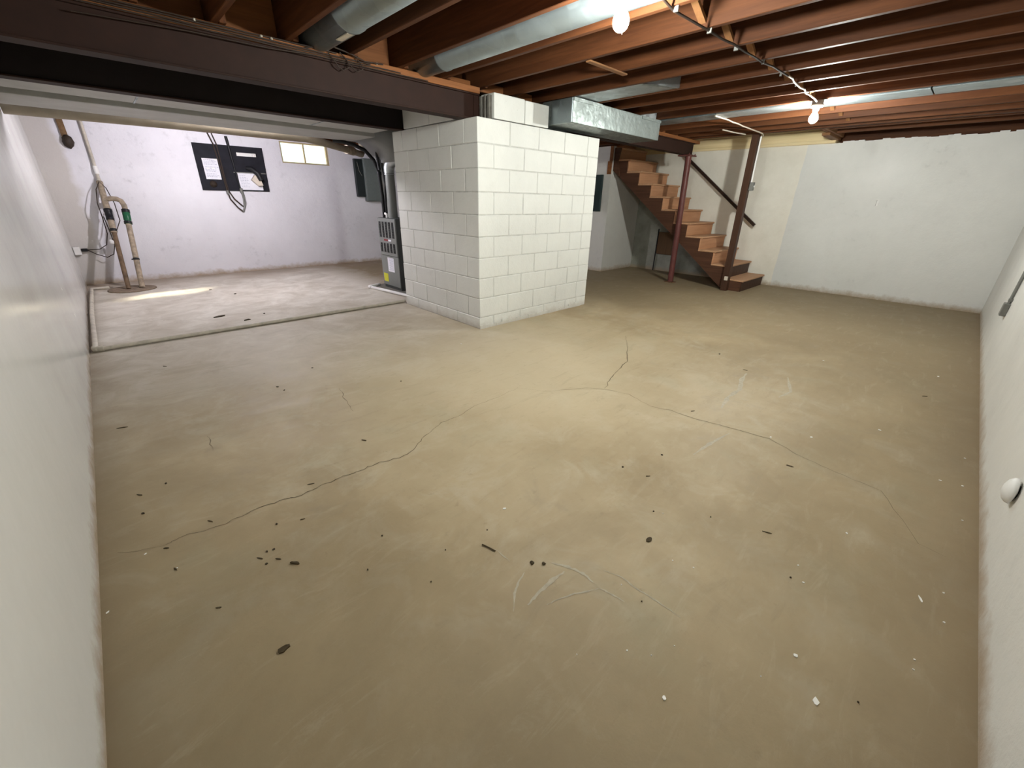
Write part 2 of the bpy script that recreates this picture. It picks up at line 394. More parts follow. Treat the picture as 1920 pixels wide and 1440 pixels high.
for dx in (0, .04):
    o = obj('joist', jm_long, None, ceil); o.location = (4.45+dx, YR, ZJ)
    o = obj('joist', jm_back, None, ceil); o.location = (4.45+dx, .341, ZJ)
for dy in (0, .045):      # doubled header at the stairwell
    obj('header', MB().cbox(4.535, 5.56, SWY-.045+dy*1.0-.005, SWY-.005+dy*1.0-.007, ZJ-.0, ZS, .003), M['bridging'], ceil)
obj('header_ledger', MB().cbox(4.9, 5.60, SWY-.02, SWY+.075, ZJ-.035, ZJ-.001, .004), M['bridging'], ceil)
# blocking over the beams between the joists
for k, x in enumerate(JX[:-1]):
    if x+.4 > 4.4: break
    z1 = ZJ+R.uniform(.05, .09) if 5 < k < 12 else ZS
    obj('blocking', MB().cbox(x+.081, JX[k+1]-.002, .27, .308, ZJ, z1, .003), M['plate'], ceil)
# cross bridging in the bays
for k in range(len(JX)-1):
    x0, x1 = JX[k]+.038, JX[k+1]
    if x1 > 4.3: break
    if k in (4, 6, 14): continue       # bays taken by the ducts
    for s in (0, 1):
        yy = -1.93+s*.05
        p, q = (x0, yy, ZJ+.03), (x1, yy, ZS-.03)
        if s: p, q = (x0, yy, ZS-.03), (x1, yy, ZJ+.03)
        obj('bridging_strut', MB().bar(p, q, .04, .02, (0, 0, 1)), M['bridging'], ceil)
# rim boards over the walls
obj('sill_plate', MB().cbox(xb, 5.78, SWY+.02, YB, 2.13, 2.17, .004), M['rim'], ceil)
obj('rim_board', MB().cbox(xb+.04, xb+.08, SWY+.02, YB, 2.17, 2.30, .002), M['rim'], ceil)
obj('rim_board', MB().cbox(xb+.045, xb+.085, SWY+.02, YB, 2.302, ZS, .002), M['rim'], ceil)
obj('rim_board', MB().cbox(5.781, 5.83, YR-.1, YB+.2, 2.13, ZS+.02, .002), M['joist'], ceil)
obj('sill_plate', MB().box(XL-.2, 6.0, YR-.12, YR-.001, ZT, ZJ).box(XL-.14, XL-.002, YR, YB, ZT, ZJ).box(XL-.2, 5.4, YB+.001, YB+.09, ZT, ZJ), M['joist'], ceil)
obj('rim_board', MB().box(XL-.2, 6.0, YR-.06, YR-.02, ZJ, ZS).box(XL-.2, XL-.16, YR, YB, ZJ, ZS).box(XL-.2, 5.4, YB+.03, YB+.07, ZJ, ZS), M['joist'], ceil)
# the shaft of the stairwell in the storey above
sh = MB().box(4.44, 4.53, SWY, YB, ZS+.05, 4.6).box(5.53, 5.75, SWY, YB, ZS, 4.6).box(4.44, 5.75, SWY-.08, SWY, ZS+.05, 4.6).box(4.44, 5.75, 3.2, 3.28, 2.19, 4.6).box(4.44, 5.75, SWY-.08, 3.28, 4.6, 4.65)
sh.box(4.53, 5.53, 1.95, 3.2, ZS-.03, ZS+.03)
struct('wall_stairwell', sh, M['drywall'])

# window
win = struct('window_1')
yw = YB+.012
obj('frame', MB().box(WX0, WX1, yw, yw+.05, WZ0, WZ0+.022).box(WX0, WX1, yw, yw+.05, WZ1-.022, WZ1).box(WX0, WX0+.022, yw, yw+.05, WZ0+.022, WZ1-.022).box(WX1-.035, WX1, yw, yw+.05, WZ0+.022, WZ1-.022), M['window_frame'], win)
obj('mullion', MB().box(.408, .428, yw+.01, yw+.04, WZ0+.022, WZ1-.022), M['window_frame'], win)
obj('pane', MB().box(WX0+.022, .412, yw+.022, yw+.027, WZ0+.022, WZ1-.022), M['glass'], win)
obj('pane', MB().box(.424, WX1-.035, yw+.022, yw+.027, WZ0+.022, WZ1-.022), M['glass'], win)
struct('exterior_ground', MB().box(-30, 30, YB+.11, 50, 1.55, 1.70), M['ground'])

# ------------------------------------------------------------------ block pier
pier = thing('block_pier', 'white painted concrete block pier enclosing the middle of the basement', 'pier')
WX, WY, C0, CH = 1.844, 1.523, .121, .2032
obj('mortar_core', MB().box(.0068, WX-.0068, .0068, WY-.0068, 0, C0+9*CH-.004), M['mortar'], pier)
cache = {}
def block(x0, x1, y0, y1, z0, z1, mat='block'):
    g = .0035; sx, sy, sz = round(x1-x0-2*g*(1), 4), round(y1-y0-2*g, 4), round(z1-z0-2*g, 4)
    key = (sx, sy, sz, mat)
    if key not in cache:
        me = MB().cbox(0, sx, 0, sy, 0, sz, .0045).mesh('concrete_block'); me.materials.append(M[mat]); cache[key] = me
    o = obj('concrete_block', cache[key], None, pier)
    j = lambda: R.uniform(-.0016, .0016)
    o.location = (x0+g+j(), y0+g+j(), z0+g); return o
def course(k, z0, z1):
    T = .2
    ev = (k % 2 == 0)
    # front (y=0) and rear walls along x; left (x=0) and right walls along y
    for yy in (0, WY-T):
        x = 0 if ev else T; end = WX if ev else WX-T
        first = True
        while x < end-.01:
            L = .4064
            nx = min(x+L, end)
            if end-nx < .06: nx = end
            block(x, nx, yy, yy+T, z0, z1); x = nx
    for xx_ in (0, WX-T):
        y = T if ev else 0; end = WY-T if ev else WY
        while y < end-.01:
            ny = min(y+.4064, end)
            if end-ny < .06: ny = end
            block(xx_, xx_+T, y, ny, z0, z1); y = ny
course(1, 0, C0)
for k in range(9): course(k, C0+k*CH, C0+(k+1)*CH)
z9 = C0+9*CH
block(.20, .60, 0, .19, z9, ZT+.002); block(.60, .945, 0, .19, z9, ZT-.004)      # raised front course between beam and duct
block(0, .2, .36, .77, z9, ZT); block(0, .2, .77, 1.27, z9, ZT)                    # raised left course between the beams
obj('block_end', MB().box(.185, .198, .03, .17, z9, ZT-.02).box(.165, .186, .035, .06, z9, ZT-.02).box(.165, .186, .085, .105, z9, ZT-.02).box(.165, .186, .14, .165, z9, ZT-.02), M['bare_block'], pier, 'bare grey ribbed end of a block in the beam pocket')
ft = MB(); x = 0
for i in range(16):
    L = R.uniform(.08, .15); ft.box(x, min(x+L, WX), -R.uniform(.004, .010), .004, 0, R.uniform(.02, .06)); x += L
    if x > WX: break
obj('paint_skirt', ft, M['block'], pier)

# ------------------------------------------------------------------ steel beams, column, post
def beam(label, x0, x1, yc, z0, z1, px1=None, web='steel'):
    t = thing('steel_beam', label, 'beam')
    hw, tf = .065, .012
    obj('web', MB().box(x0, x1, yc-.045, yc+.045, z0+tf, z1-tf), M[web], t)
    obj('flange', MB().cbox(x0, x1, yc-hw, yc+hw, z0, z0+tf, .002), M['steel'], t)
    obj('flange', MB().cbox(x0, x1, yc-hw, yc+hw, z1-tf, z1, .002), M['steel'], t)
    obj('top_plate', MB().cbox(x0, px1 or x1, yc-.07, yc+.07, z1+.001, ZJ-.001, .003), M['plate'], t, 'orange brown timber plate on top of the beam')
    return t
b1 = beam('maroon steel beam spanning from left wall to near corner of block pier', XL-.12, .16, .22, 1.946, 2.150)
b2 = beam('second steel beam behind, in deep shadow above the ducts, parallel to the nearer one', XL-.12, .16, 1.345, 1.945, 2.150, None, 'steel_shade')
b3 = beam('maroon steel beam running from block pier to steel column by the stairs', 1.45, 4.60, .22, 1.985, 2.155, 4.76)
obj('end_stiffener', MB().box(.10, .158, .168, .272, 1.96, 2.136), M['steel'], b1)

col = thing('steel_column', 'red brown round steel column holding up the beam beside stairs', 'column')
obj('shaft', MB().tube([(4.425, .085, .012), (4.455, .155, 1.963)], .047, 16), M['column'], col)
obj('base_plate', MB().cbox(4.35, 4.485, .005, .165, 0, .012, .003), M['hatch'], col)
cp = MB().cbox(4.37, 4.62, .10, .30, 1.964, 1.982, .003)
for bx, by in ((4.605, .125), (4.40, .125), (4.605, .285), (4.40, .285)): cp.lathe((bx, by, 1.982), [(0, .011), (.012, .011), (.013, .006), (.024, .006)], 6)
obj('cap_plate', cp, M['column'], col)

post = thing('wooden_post', 'dark square timber post rising from stair foot to the ceiling joists', 'post')
pb, pt_ = Vector((4.432, -.84, 0)), Vector((4.515, -.775, ZJ-.001))
obj('shaft', MB().bar(pb, pt_, .09, .09, (0, 1, 0)), M['post'], post)
obj('repair_block', MB().cbox(4.383, 4.398, -.875, -.82, .165, .225, .003), M['cable_white'], post, 'small pale wood patch')
def onpost(z, dx=0, dy=0):
    t = z/ZJ; c = pb.lerp(pt_, t); return (c.x+dx, c.y+dy, z)
cs = thing('light_switch_box', 'grey metal switch box with white conduit on the timber stair post', 'switch')
obj('box', MB().cbox(*[f for f in (4.475, 4.535)], -.90, -.845, 1.47, 1.58, .004), M['grey_metal'], cs)
obj('conduit', MB().tube([onpost(1.58, .02, -.058), onpost(2.17, .02, -.058)], .011, 8), M['white'], cs)
obj('toggle', MB().box(4.498, 4.506, -.915, -.90, 1.515, 1.535), M['white'], cs)

# ------------------------------------------------------------------ stairs
st = thing('staircase', 'brown painted wooden staircase with open side climbing along the far wall', 'stairs')
SX0, SX1, YS, RUN, RISE, Z0 = 4.495, 5.48, -1.062, .2578, .2, .18
NS = 12
for k in range(NS):
    y0 = YS+RUN*k; zt = Z0+RISE*k
    a = R.uniform(-.002, .002)
    obj('riser', MB().cbox(SX0+.003, SX1, y0, y0+.02, (zt-RISE if k else 0)+(.001 if k == 0 else -.0), zt-.028, .002), M['riser'] if k > 1 else M['post'], st)
    obj('tread', MB().cbox(SX0-.012, SX1+.006, y0-.024, y0+RUN+.018, zt-.028, zt+a, .007), M['tread'], st)
def stringer(x0, x1):
    up = []
    for k in range(NS):
        up += [(YS+RUN*k+.02, (Z0+RISE*k-RISE) if k else 0), (YS+RUN*k+.02, Z0+RISE*k-.029)]
    yt = YS+RUN*NS; up.append((yt, Z0+RISE*(NS-1)-.029))
    lo = [(yt, .621+.768*(yt-.03)), (-.775, .001)]
    return MB().prism(up+lo, 'x', x0, x1)
obj('stringer', stringer(SX0, SX0+.04), M['stringer'], st)
obj('stringer', stringer(SX1-.04, SX1), M['stringer'], st)
obj('hanger_block', MB().prism([(1.40, 1.70), (1.545, 1.80), (1.545, 2.16), (1.43, 2.16), (1.47, 1.95)], 'x', SX0-.05, SX0-.004), M['stringer'], st)
obj('cleat', MB().cbox(4.38, 4.40, 1.545, 1.63, 1.74, 1.95, .003), M['plate'], st)
hr = thing('handrail', 'thin dark wooden handrail sloping down the wall above the stairs', 'handrail')
obj('rail', MB().bar((5.42, 1.60, 2.77), (5.42, -.75, .96), .035, .045), M['rail'], hr)
for yy, zz in ((-.45, 1.191), (.95, 2.269)):
    obj('bracket', MB().tube([(5.42, yy, zz-.02), (5.43, yy, zz-.07), (xfar(yy)+.002, yy, zz-.09)], .008, 6), M['rail'], hr)
# hatch board leaning below the stairs
ht = thing('hatch_board', 'dark brown wooden board hanging on the wall under stairs', 'board')
obj('panel', MB().cbox(5.455, 5.475, .62, .985, .33, .75, .006), M['hatch'], ht)
obj('edge_strip', MB().box(5.45, 5.47, .99, 1.005, .0, .80), M['black'], ht)

# ------------------------------------------------------------------ ducts
def round_duct(label, x, r, zc, y0, y1, seam, mat='galv_pipe'):
    t = thing('round_duct', label, 'duct')
    pr = [(x, y0, zc), (x, seam-.03, zc), (x, seam-.025, zc), (x, seam, zc), (x, seam+.004, zc), (x, y1, zc)]
    obj('pipe', MB().tube(pr, [r, r, r*1.04, r*1.04, r*.99, r*.99], 28), M[mat], t)
    return t
d1 = round_duct('wide galvanized round duct between joists above left end of the beam', -1.262, .125, 2.305, YR+.02, .62, -.35)
obj('label_tag', MB().box(-1.285, -1.245, -.345, -.18, 2.176, 2.181), M['cable_white'], d1)
round_duct('narrower galvanized round duct between joists beside the nearer bare bulb', -.425, .10, 2.275, YR+.02, .62, -.13)
tk = thing('trunk_duct', 'shiny galvanized box duct jutting over top of the block pier', 'duct')
bx = MB().cbox(.985, 2.68, -.272, .135, 1.985, 2.197, .004)
obj('trunk', bx, M['galv_bright'], tk)
obj('rear_trunk', MB().box(1.0, 1.42, .137, 1.2, 1.988, 2.19), M['galv'], tk)
obj('end_cap', MB().cbox(.973, .985, -.268, .0, 1.988, 2.195, .003), M['galv_pipe'], tk, 'dull grey end cap of the duct')
for xa_, xb_ in ((.985, 1.45), (2.25, 2.68)): obj('drive_cleat', MB().box(xa_, xb_, -.280, -.273, 2.168, 2.197), M['galv_bright'], tk)
# takeoff boots into the joist bays
obj('boot', MB().add([(1.01, -.1, 2.205), (1.365, -.1, 2.205), (1.365, -1.15, 2.205), (1.01, -.98, 2.205), (1.01, -.1, 2.40), (1.365, -.1, 2.40), (1.365, -1.15, 2.40), (1.01, -.98, 2.40)],
    [(0, 1, 2, 3), (4, 7, 6, 5), (0, 4, 5, 1), (1, 5, 6, 2), (2, 6, 7, 3), (3, 7, 4, 0)]), M['galv'], tk)
obj('boot_flap', MB().add([(1.02, -1.0, 2.20), (1.09, -1.08, 2.196), (1.36, -1.16, 2.196), (1.05, -.96, 2.203)], [(0, 1, 2, 3)]), M['galv_bright'], tk)
obj('boot', MB().box(2.23, 2.58, -.26, .1, 2.20, 2.40), M['galv'], tk)
pn = thing('flat_duct', 'flat bright sheet metal duct running in a joist bay near farther bulb', 'duct')
yp = YR+.01
for i, (a, b) in enumerate(((YR+.01, -2.72), (-2.71, -1.86), (-1.85, -.93), (-.92, .30))):
    obj('sheet', MB().box(2.688, 2.975, a, b, ZJ-.004-.002*(i % 2), ZJ+.075), M['galv'] if i == 2 else M['galv_pipe'], pn)
# duct pair in the far half
rd = thing('return_duct', 'pale grey flat duct running along the underside of shadowed second beam', 'duct')
obj('duct_body', MB().cbox(XL+.01, -.06, 1.425, 1.84, 1.955, 2.15, .004), M['duct_grey'], rd)
for x in (-2.2, -.78): obj('seam_band', MB().box(x, x+.012, 1.42, 1.842, 1.951, 1.956), M['galv_pipe'], rd)
sd_ = thing('supply_duct', 'broad pale grey duct bending down toward the furnace behind pier', 'duct')
zc0 = 1.95; prof = []
obj('duct_body', MB().cbox(XL+.01, .10, 2.12, 2.78, 1.95, 2.17, .004), M['duct_grey'], sd_)
el = MB(); n = 10; vs = []
for i in range(n+1):
    a = math.pi/2*i/n*.92
    # inner radius sweeps below, outer above
    for rr in (.28, .62):
        vs.append((.10+rr*math.sin(a), rr*math.cos(a)))
cx, cz = 0, 1.95-.28
rows = []
for i in range(n+1):
    (xi, zi), (xo, zo) = vs[2*i], vs[2*i+1]
    rows.append([(xi, 2.12, cz+zi), (xi, 2.78, cz+zi), (xo, 2.78, min(2.17, cz+zo)), (xo, 2.12, min(2.17, cz+zo))])
V = [p for r in rows for p in r]; Fc = []
for i in range(n):
    for k in range(4): Fc.append((i*4+k, i*4+(k+1) % 4, (i+1)*4+(k+1) % 4, (i+1)*4+k))
Fc.append((n*4, n*4+1, n*4+2, n*4+3))
el.add(V, Fc, True); obj('elbow', el, M['elbow'], sd_)
obj('gap_shade_strip', MB().box(XL+.01, .1, 1.845, 2.115, 2.16, 2.17), M['steel_shade'], sd_)  # black strip standing in for the shade between the two ducts
# tan drain pipe
dp = thing('drain_pipe', 'long tan drain pipe hung below the ducts, angling off past the window', 'pipe')
obj('pipe', MB().tube([(XL+.01, 2.93, 1.935), (-1.5, 2.93, 1.95), (-.62, 2.93, 1.952), (-.45, 2.96, 1.95), (-.3, 3.02, 1.945), (.36, 3.52, 1.915)], .047, 16), M['pvc_tan'], dp)
obj('coupling', MB().tube([(.32, 3.49, 1.917), (.48, 3.61, 1.91)], .06, 16), M['pvc_stain'], dp)
obj('stub', MB().tube([(.46, 3.6, 1.91), (.72, 3.85, 1.90), (.85, 4.05, 1.97), (.9, 4.2, 2.19)], .045, 14), M['pvc_tan'], dp)

# ------------------------------------------------------------------ furnace
fu = thing('furnace', 'grey upright furnace with louvered front standing beside the block pier', 'furnace')
FX, FY0, FY1, FH = .325, 2.225, 2.735, 1.005
obj('cabinet', MB().cbox(FX+.012, FX+.72, FY0, FY1, 0, FH, .004), M['furnace_dark'], fu)
ud = obj('upper_door', MB().cbox(FX-.008, FX+.012, FY0+.002, FY1-.002, .49, FH-.004, .005), M['furnace'], fu)
ld = obj('lower_door', MB().cbox(FX, FX+.012, FY0+.004, FY1+.01, .045, .482, .004), M['furnace'], fu)
for row, (za, zb_) in enumerate(((.74, .955), (.535, .665))):
    for i in range(5):
        yc = FY0+.075+i*.092
        obj('louver', MB().box(FX-.011, FX-.008, yc-.026, yc+.026, za, zb_), M['slot'], ud)
        fin = MB(); m_ = int((zb_-za)/.022)
        for q in range(m_): fin.add([(FX-.011, yc-.026, za+.022*q+.004), (FX-.011, yc+.026, za+.022*q+.004), (FX-.019, yc+.026, za+.022*q+.013), (FX-.019, yc-.026, za+.022*q+.013)], [(0, 1, 2, 3)])
        obj('louver_fin', fin, M['furnace_dark'], ud)
obj('badge', MB().box(FX-.012, FX-.008, 2.46, 2.58, .695, .72), M['red'], ud)
obj('badge_end', MB().box(FX-.0125, FX-.008, 2.37, 2.455, .695, .72), M['paper'], ud)
ns = obj('notice_sheet', MB().box(FX-.002, FX, 2.37, 2.55, .26, .46), M['paper'], ld)
nl = MB()
for i in range(11):
    zz = .445-i*.016; nl.box(FX-.003, FX-.002, 2.385, 2.535-R.uniform(0, .05), zz, zz+.004)
obj('notice_print', nl, M['ink'], ld)
obj('energy_label', MB().box(FX-.002, FX, 2.58, 2.71, .10, .22), M['yellow'], ld, 'yellow label')
obj('door_knob', MB().lathe((FX+.03, FY1, .70), [(0, .012), (.02, .012), (.03, .018), (.04, .010)], 10, (0, 1, 0)), M['black'], fu)
obj('side_handle', MB().box(FX+.03, FX+.05, FY1, FY1+.02, .78, .87), M['black'], fu)
fp = thing('flue_pipe', 'grey metal flue pipe rising from furnace top with elbow into pier', 'pipe')
obj('pipe', MB().tube([(.45, 2.49, FH), (.45, 2.49, 1.30), (.45, 2.49, 1.60)], .065, 20), M['furnace'], fp)
obj('elbow', MB().tube([(.45, 2.49, 1.58), (.45, 2.49, 1.64), (.455, 2.46, 1.70), (.475, 2.36, 1.74), (.51, 2.20, 1.76), (.7, 1.85, 1.78), (.8, 1.54, 1.78)], .072, 20), M['galv'], fp)
for z in (1.60, 1.56): obj('band', MB().tube([(.45, 2.49, z), (.45, 2.49, z+.012)], .074, 20), M['galv'], fp)
rl = thing('refrigerant_lines', 'black insulated refrigerant lines curving from furnace up under the duct', 'pipe')
obj('insulated_line', MB().tube([(.40, 2.66, FH), (.40, 2.66, 1.3), (.385, 2.66, 1.58), (.33, 2.67, 1.74), (.22, 2.68, 1.85), (.08, 2.70, 1.905), (-.05, 2.74, 1.93), (-.15, 2.80, 1.945)], .024, 10), M['black'], rl)
obj('copper_line', MB().tube([(.41, 2.60, FH), (.41, 2.60, 1.2), (.42, 2.58, 1.45), (.40, 2.57, 1.62), (.36, 2.56, 1.86)], .016, 8), M['black'], rl)
obj('strap', MB().tube([(.385, 2.66, 1.56), (.385, 2.66, 1.60)], .032, 10), M['black'], rl)
obj('wire', MB().tube([(.36, 2.59, 1.62), (.35, 2.60, 1.75), (.34, 2.58, 1.92)], .022, 8), M['black'], rl)
gv = thing('gas_valve_pipe', 'short white pipe fitting on top of the furnace', 'pipe')
obj('fitting', MB().tube([(.40, 2.585, FH), (.40, 2.585, 1.05), (.40, 2.63, 1.06)], .018, 8), M['white'], gv)

# floor condensate lines
cl = thing('condensate_pipe', 'long dirty white plastic pipe laid across floor from wall to pier', 'pipe')
obj('pipe', MB().tube([(-2.80, 4.95, .022), (-2.985, 4.93, .022), (-3.0, 3.2, .022), (-2.992, 1.60, .022)], .02, 10), M['pvc'], cl)
obj('pipe', MB().tube([(-2.992, 1.60, .022), (-1.5, 1.602, .02), (.03, 1.61, .02)], .019, 10), M['pvc'], cl)
obj('elbow', MB().tube([(-2.997, 1.66, .022), (-2.995, 1.605, .022), (-2.94, 1.60, .022)], .026, 10), M['pvc'], cl)
cl2 = thing('condensate_pipe', 'short white plastic pipe on floor around the front of furnace', 'pipe')
obj('pipe', MB().tube([(.30, 2.86, .022), (.09, 2.76, .022), (.20, 1.93, .022), (.24, 1.62, .022)], .022, 10), M['white'], cl2)
obj('elbow', MB().tube([(.13, 2.78, .022), (.09, 2.76, .022), (.095, 2.71, .022)], .027, 10), M['white'], cl2)
fp_ = MB().box(.22, 1.1, 1.6, 2.95, 0, .006)
struct('trim_3', fp_, M['bare_block'])

# ------------------------------------------------------------------ sump
sl = thing('sump_lid', 'round muddy sump pit lid set in the floor by the far left corner', 'lid')
obj('cover', MB().lathe((-2.56, 4.72, 0), [(0, .27), (.012, .27), (.016, .262), (.016, .22), (.012, .21), (.013, 0)], 32), M['lid'], sl)
sp = thing('discharge_pipe', 'brown stained sump discharge pipe with black rubber coupling rising up the wall', 'pipe')
def p1(z): return (-2.603+.066*min(z, .745)/.745+.045*max(0, z-.745)/.7, 4.70+.515*z, z)
def p2(z): return (-2.452+.118*z, 4.74+.42*z, z)
obj('pipe', MB().tube([p1(.014), p1(.4), p1(.76)], .028, 12), M['copper_dirt'], sp)
obj('pipe', MB().tube([p1(.74), p1(1.15), p1(1.40)], .036, 12), M['pvc_stain'], sp)
def along(f, z0, prof, n=16):
    a, b = Vector(f(z0)), Vector(f(z0+.3)); return MB().lathe(a, prof, n, (b-a).normalized())
obj('check_valve', along(p1, .90, [(0, .042), (.03, .046), (.035, .042), (.12, .042), (.125, .047), (.16, .047), (.165, .036)]), M['black'], sp)
obj('clamp', MB().tube([p1(.755), p1(.79)], .04, 12), M['black'], sp)
obj('riser', MB().tube([p1(1.38), p1(1.45), (-2.487, 5.462, 1.55), (-2.478, 5.465, 1.85), (-2.472, 5.465, 2.16)], [.03, .019, .019, .019, .019], 10), M['pvc'], sp)
obj('white_coupling', MB().tube([(-2.489, 5.455, 1.50), (-2.485, 5.462, 1.60)], .028, 12), M['white'], sp)
sp2 = thing('discharge_pipe', 'tan sump pipe with green check valve and curved top elbow', 'pipe')
obj('pipe', MB().tube([p2(.014), p2(.35), p2(.70), p2(.87)], .033, 12), M['pvc_stain'], sp2)
obj('check_valve', along(p2, .85, [(0, .040), (.04, .043), (.045, .036), (.06, .044), (.15, .044), (.16, .037), (.165, .043), (.205, .043), (.21, .034)]), M['green'], sp2, 'green check valve body')
obj('clamp', MB().tube([p2(.855), p2(.885)], .047, 14).tube([p2(1.0), p2(1.04)], .047, 14), M['black'], sp2)
q = p2(1.04)
obj('elbow', MB().tube([q, (q[0]+.003, q[1]+.025, 1.10), (q[0]-.012, q[1]+.05, 1.155), (q[0]-.05, q[1]+.07, 1.18), (q[0]-.10, q[1]+.085, 1.185), (-2.50, 5.30, 1.175)], .033, 14), M['pvc_stain'], sp2)
obj('clamp', MB().tube([p2(.38), p2(.40)], .038, 12).box(-2.46, -2.37, 4.865, 4.875, .385, .40), M['black'], sp2)
oc = thing('wall_outlet', 'small white outlet low on back wall near left corner', 'outlet')
obj('box', MB().cbox(-3.03, -2.955, 5.44, YB-.001, .43, .54, .005), M['white'], oc)
obj('plug', MB().cbox(-2.95, -2.88, 5.43, 5.47, .475, .515, .006), M['black'], oc)
pc = thing('pump_cord', 'thin dark power cords looping from outlet up to sump pipes', 'cord')
obj('cord', MB().tube([(-2.88, 5.45, .495), (-2.75, 5.42, .50), (-2.66, 5.38, .56), (-2.61, 5.3, .72), (-2.60, 5.27, .95), (-2.60, 5.27, 1.12), (-2.56, 5.34, 1.30), (-2.50, 5.38, 1.40), (-2.45, 5.36, 1.32), (-2.42, 5.28, 1.12), (-2.43, 5.12, .9), (-2.50, 5.05, .78)], .006, 6), M['cable'], pc)
obj('cord', MB().tube([(-2.88, 5.45, .49), (-2.80, 5.42, .43), (-2.70, 5.38, .385), (-2.62, 5.34, .43), (-2.575, 5.3, .56), (-2.575, 5.27, .72), (-2.585, 5.27, .95)], .006, 6), M['cable'], pc)
obj('switch_float', MB().lathe((-2.595, 5.3, .57), [(0, .01), (.015, .028), (.05, .030), (.07, .012)], 12), M['white'], pc)
bs = thing('pipe_stub', 'rusty pipe stub with a clot of dark grime on back wall', 'pipe')
obj('strap', MB().box(-2.71, -2.645, 5.465, YB-.001, 1.93, 2.15), M['rust'], bs)
gm = MB().lathe((-2.665, 5.47, 1.80), [(0, .015), (.03, .045), (.08, .06), (.13, .05), (.155, .02)], 12)
gm.v = [(x+R.uniform(-.008, .008), y, z+R.uniform(-.008, .008)) for x, y, z in gm.v]
obj('grime', gm, M['grime'], bs)

# ------------------------------------------------------------------ utility board on the far wall
ub = thing('utility_board', 'black painted plywood utility board with cables on the back wall', 'board')
y0 = YB-.021
obj('plywood', MB().prism([(-1.283, 1.325), (-.297, 1.325), (-.285, 2.0), (-1.275, 2.0)], 'y', y0, YB-.001), M['navy'], ub)
def wall_quad(name, x0, x1, z0, z1, mat, parent, th=.004, label=None, y=y0, skew=0):
    return obj(name, MB().prism([(x0, z0), (x1, z0), (x1+skew, z1), (x0+skew, z1)], 'y', y-th, y-.0005), mat, parent, label)
pp = tag(wall_quad('paper_sheet', -1.195, -.985, 1.49, 1.79, M['paper'], None), 'white handwritten paper sheet pinned on left of the black utility board', 'paper')
pl = MB()
for i in range(13):
    zz = 1.765-i*.02
    if i in (4, 9): continue
    x = -1.175
    while x < -1.01-R.uniform(0, .03):
        L = R.uniform(.012, .035); pl.box(x, x+L, y0-.0052, y0-.004, zz, zz+R.uniform(.004, .007)); x += L+.008
obj('handwriting', pl, M['ink'], pp)
for dx, dz in ((-1.03, 1.77), (-1.16, 1.64), (-1.09, 1.645)): obj('tape', MB().box(dx, dx+.04, y0-.006, y0-.0045, dz, dz+.018), M['white'], pp)
pp2 = tag(wall_quad('paper_sheet', -.74, -.395, 1.345, 1.60, M['paper'], None, .006), 'white paper sheet tucked under the dark bracket on the right of utility board', 'paper')
pl = MB()
for i in range(8):
    zz = 1.56-i*.024; x = -.715
    while x < -.60-R.uniform(0, .03):
        L = R.uniform(.012, .03); pl.box(x, x+L, y0-.0075, y0-.006, zz, zz+.005); x += L+.01
obj('handwriting', pl, M['ink'], pp2)
mb_ = thing('metal_bar', 'small white metal mounting bar on upper right of the utility board', 'bar')
wall_quad('plate', -.69, -.405, 1.855, 1.905, M['white'], mb_, .012)
obj('screw', MB().lathe((-.44, y0-.011, 1.88), [(0, .028), (.012, .026), (.016, .012)], 12, (0, -1, 0)), M['white'], mb_)
br = thing('cable_bracket', 'black arm bracket curving over grey holder on the utility board', 'bracket')
obj('arm', MB().tube([(-.60, y0-.02, 1.68), (-.52, y0-.05, 1.67), (-.45, y0-.09, 1.60), (-.42, y0-.10, 1.50)], [.025, .04, .045, .04], 10), M['black'], br)
obj('holder', MB().prism([(-.56, 1.50), (-.47, 1.41), (-.40, 1.42), (-.42, 1.50), (-.50, 1.58)], 'y', y0-.08, y0-.007), M['cable_white'], br)
obj('shelf_edge', MB().box(-.79, -.31, y0-.012, y0-.001, 1.60, 1.615), M['grey_metal'], br)
vb = thing('valve_knob', 'small tarnished metal fitting at lower left of the utility board', 'fitting')
obj('knob', MB().lathe((-1.12, y0, 1.42), [(0, .05), (.02, .05), (.03, .03), (.05, .03)], 12, (0, -1, 0)), M['grime'], vb)
uc = thing('utility_cables', 'dark cables dropping over the utility board and looping below its edge', 'cable')
obj('cable', MB().tube([(-1.03, YB-.02, 2.15), (-.99, y0-.012, 2.0), (-.96, y0-.014, 1.6), (-.95, y0-.014, 1.33), (-.93, YB-.03, 1.20), (-.85, YB-.03, 1.07), (-.78, YB-.03, 1.0)], .011, 6), M['cable'], uc)
obj('cable', MB().tube([(-.975, YB-.02, 2.15), (-.945, y0-.012, 2.0), (-.94, y0-.014, 1.5), (-.93, y0-.014, 1.33), (-.87, YB-.03, 1.2), (-.77, YB-.03, 1.09), (-.74, YB-.03, 1.09)], .010, 6), M['cable'], uc)
obj('cable', MB().tube([(-.78, YB-.03, 1.0), (-.745, YB-.03, 1.08), (-.735, YB-.03, 1.2), (-.74, y0-.014, 1.34), (-.76, y0-.02, 1.36)], .014, 6), M['grey_metal'], uc)
obj('cable', MB().tube([(-.74, YB-.04, 1.09), (-.715, YB-.03, 1.15), (-.715, YB-.03, 1.26), (-.73, y0-.014, 1.36)], .012, 6), M['grey_metal'], uc)
obj('heavy_cable', MB().tube([(-.79, YB-.03, 2.125), (-.785, y0-.018, 2.05), (-.78, y0-.02, 1.9), (-.765, y0-.02, 1.6), (-.75, y0-.018, 1.37)], [.022, .022, .020, .012, .012], 8), M['black'], uc)
obj('connector', MB().tube([(-.74, y0-.014, 1.30), (-.74, y0-.014, 1.37)], .024, 8).tube([(-.945, YB-.03, 1.27), (-.945, YB-.03, 1.33)], .02, 8), M['grey_metal'], uc)

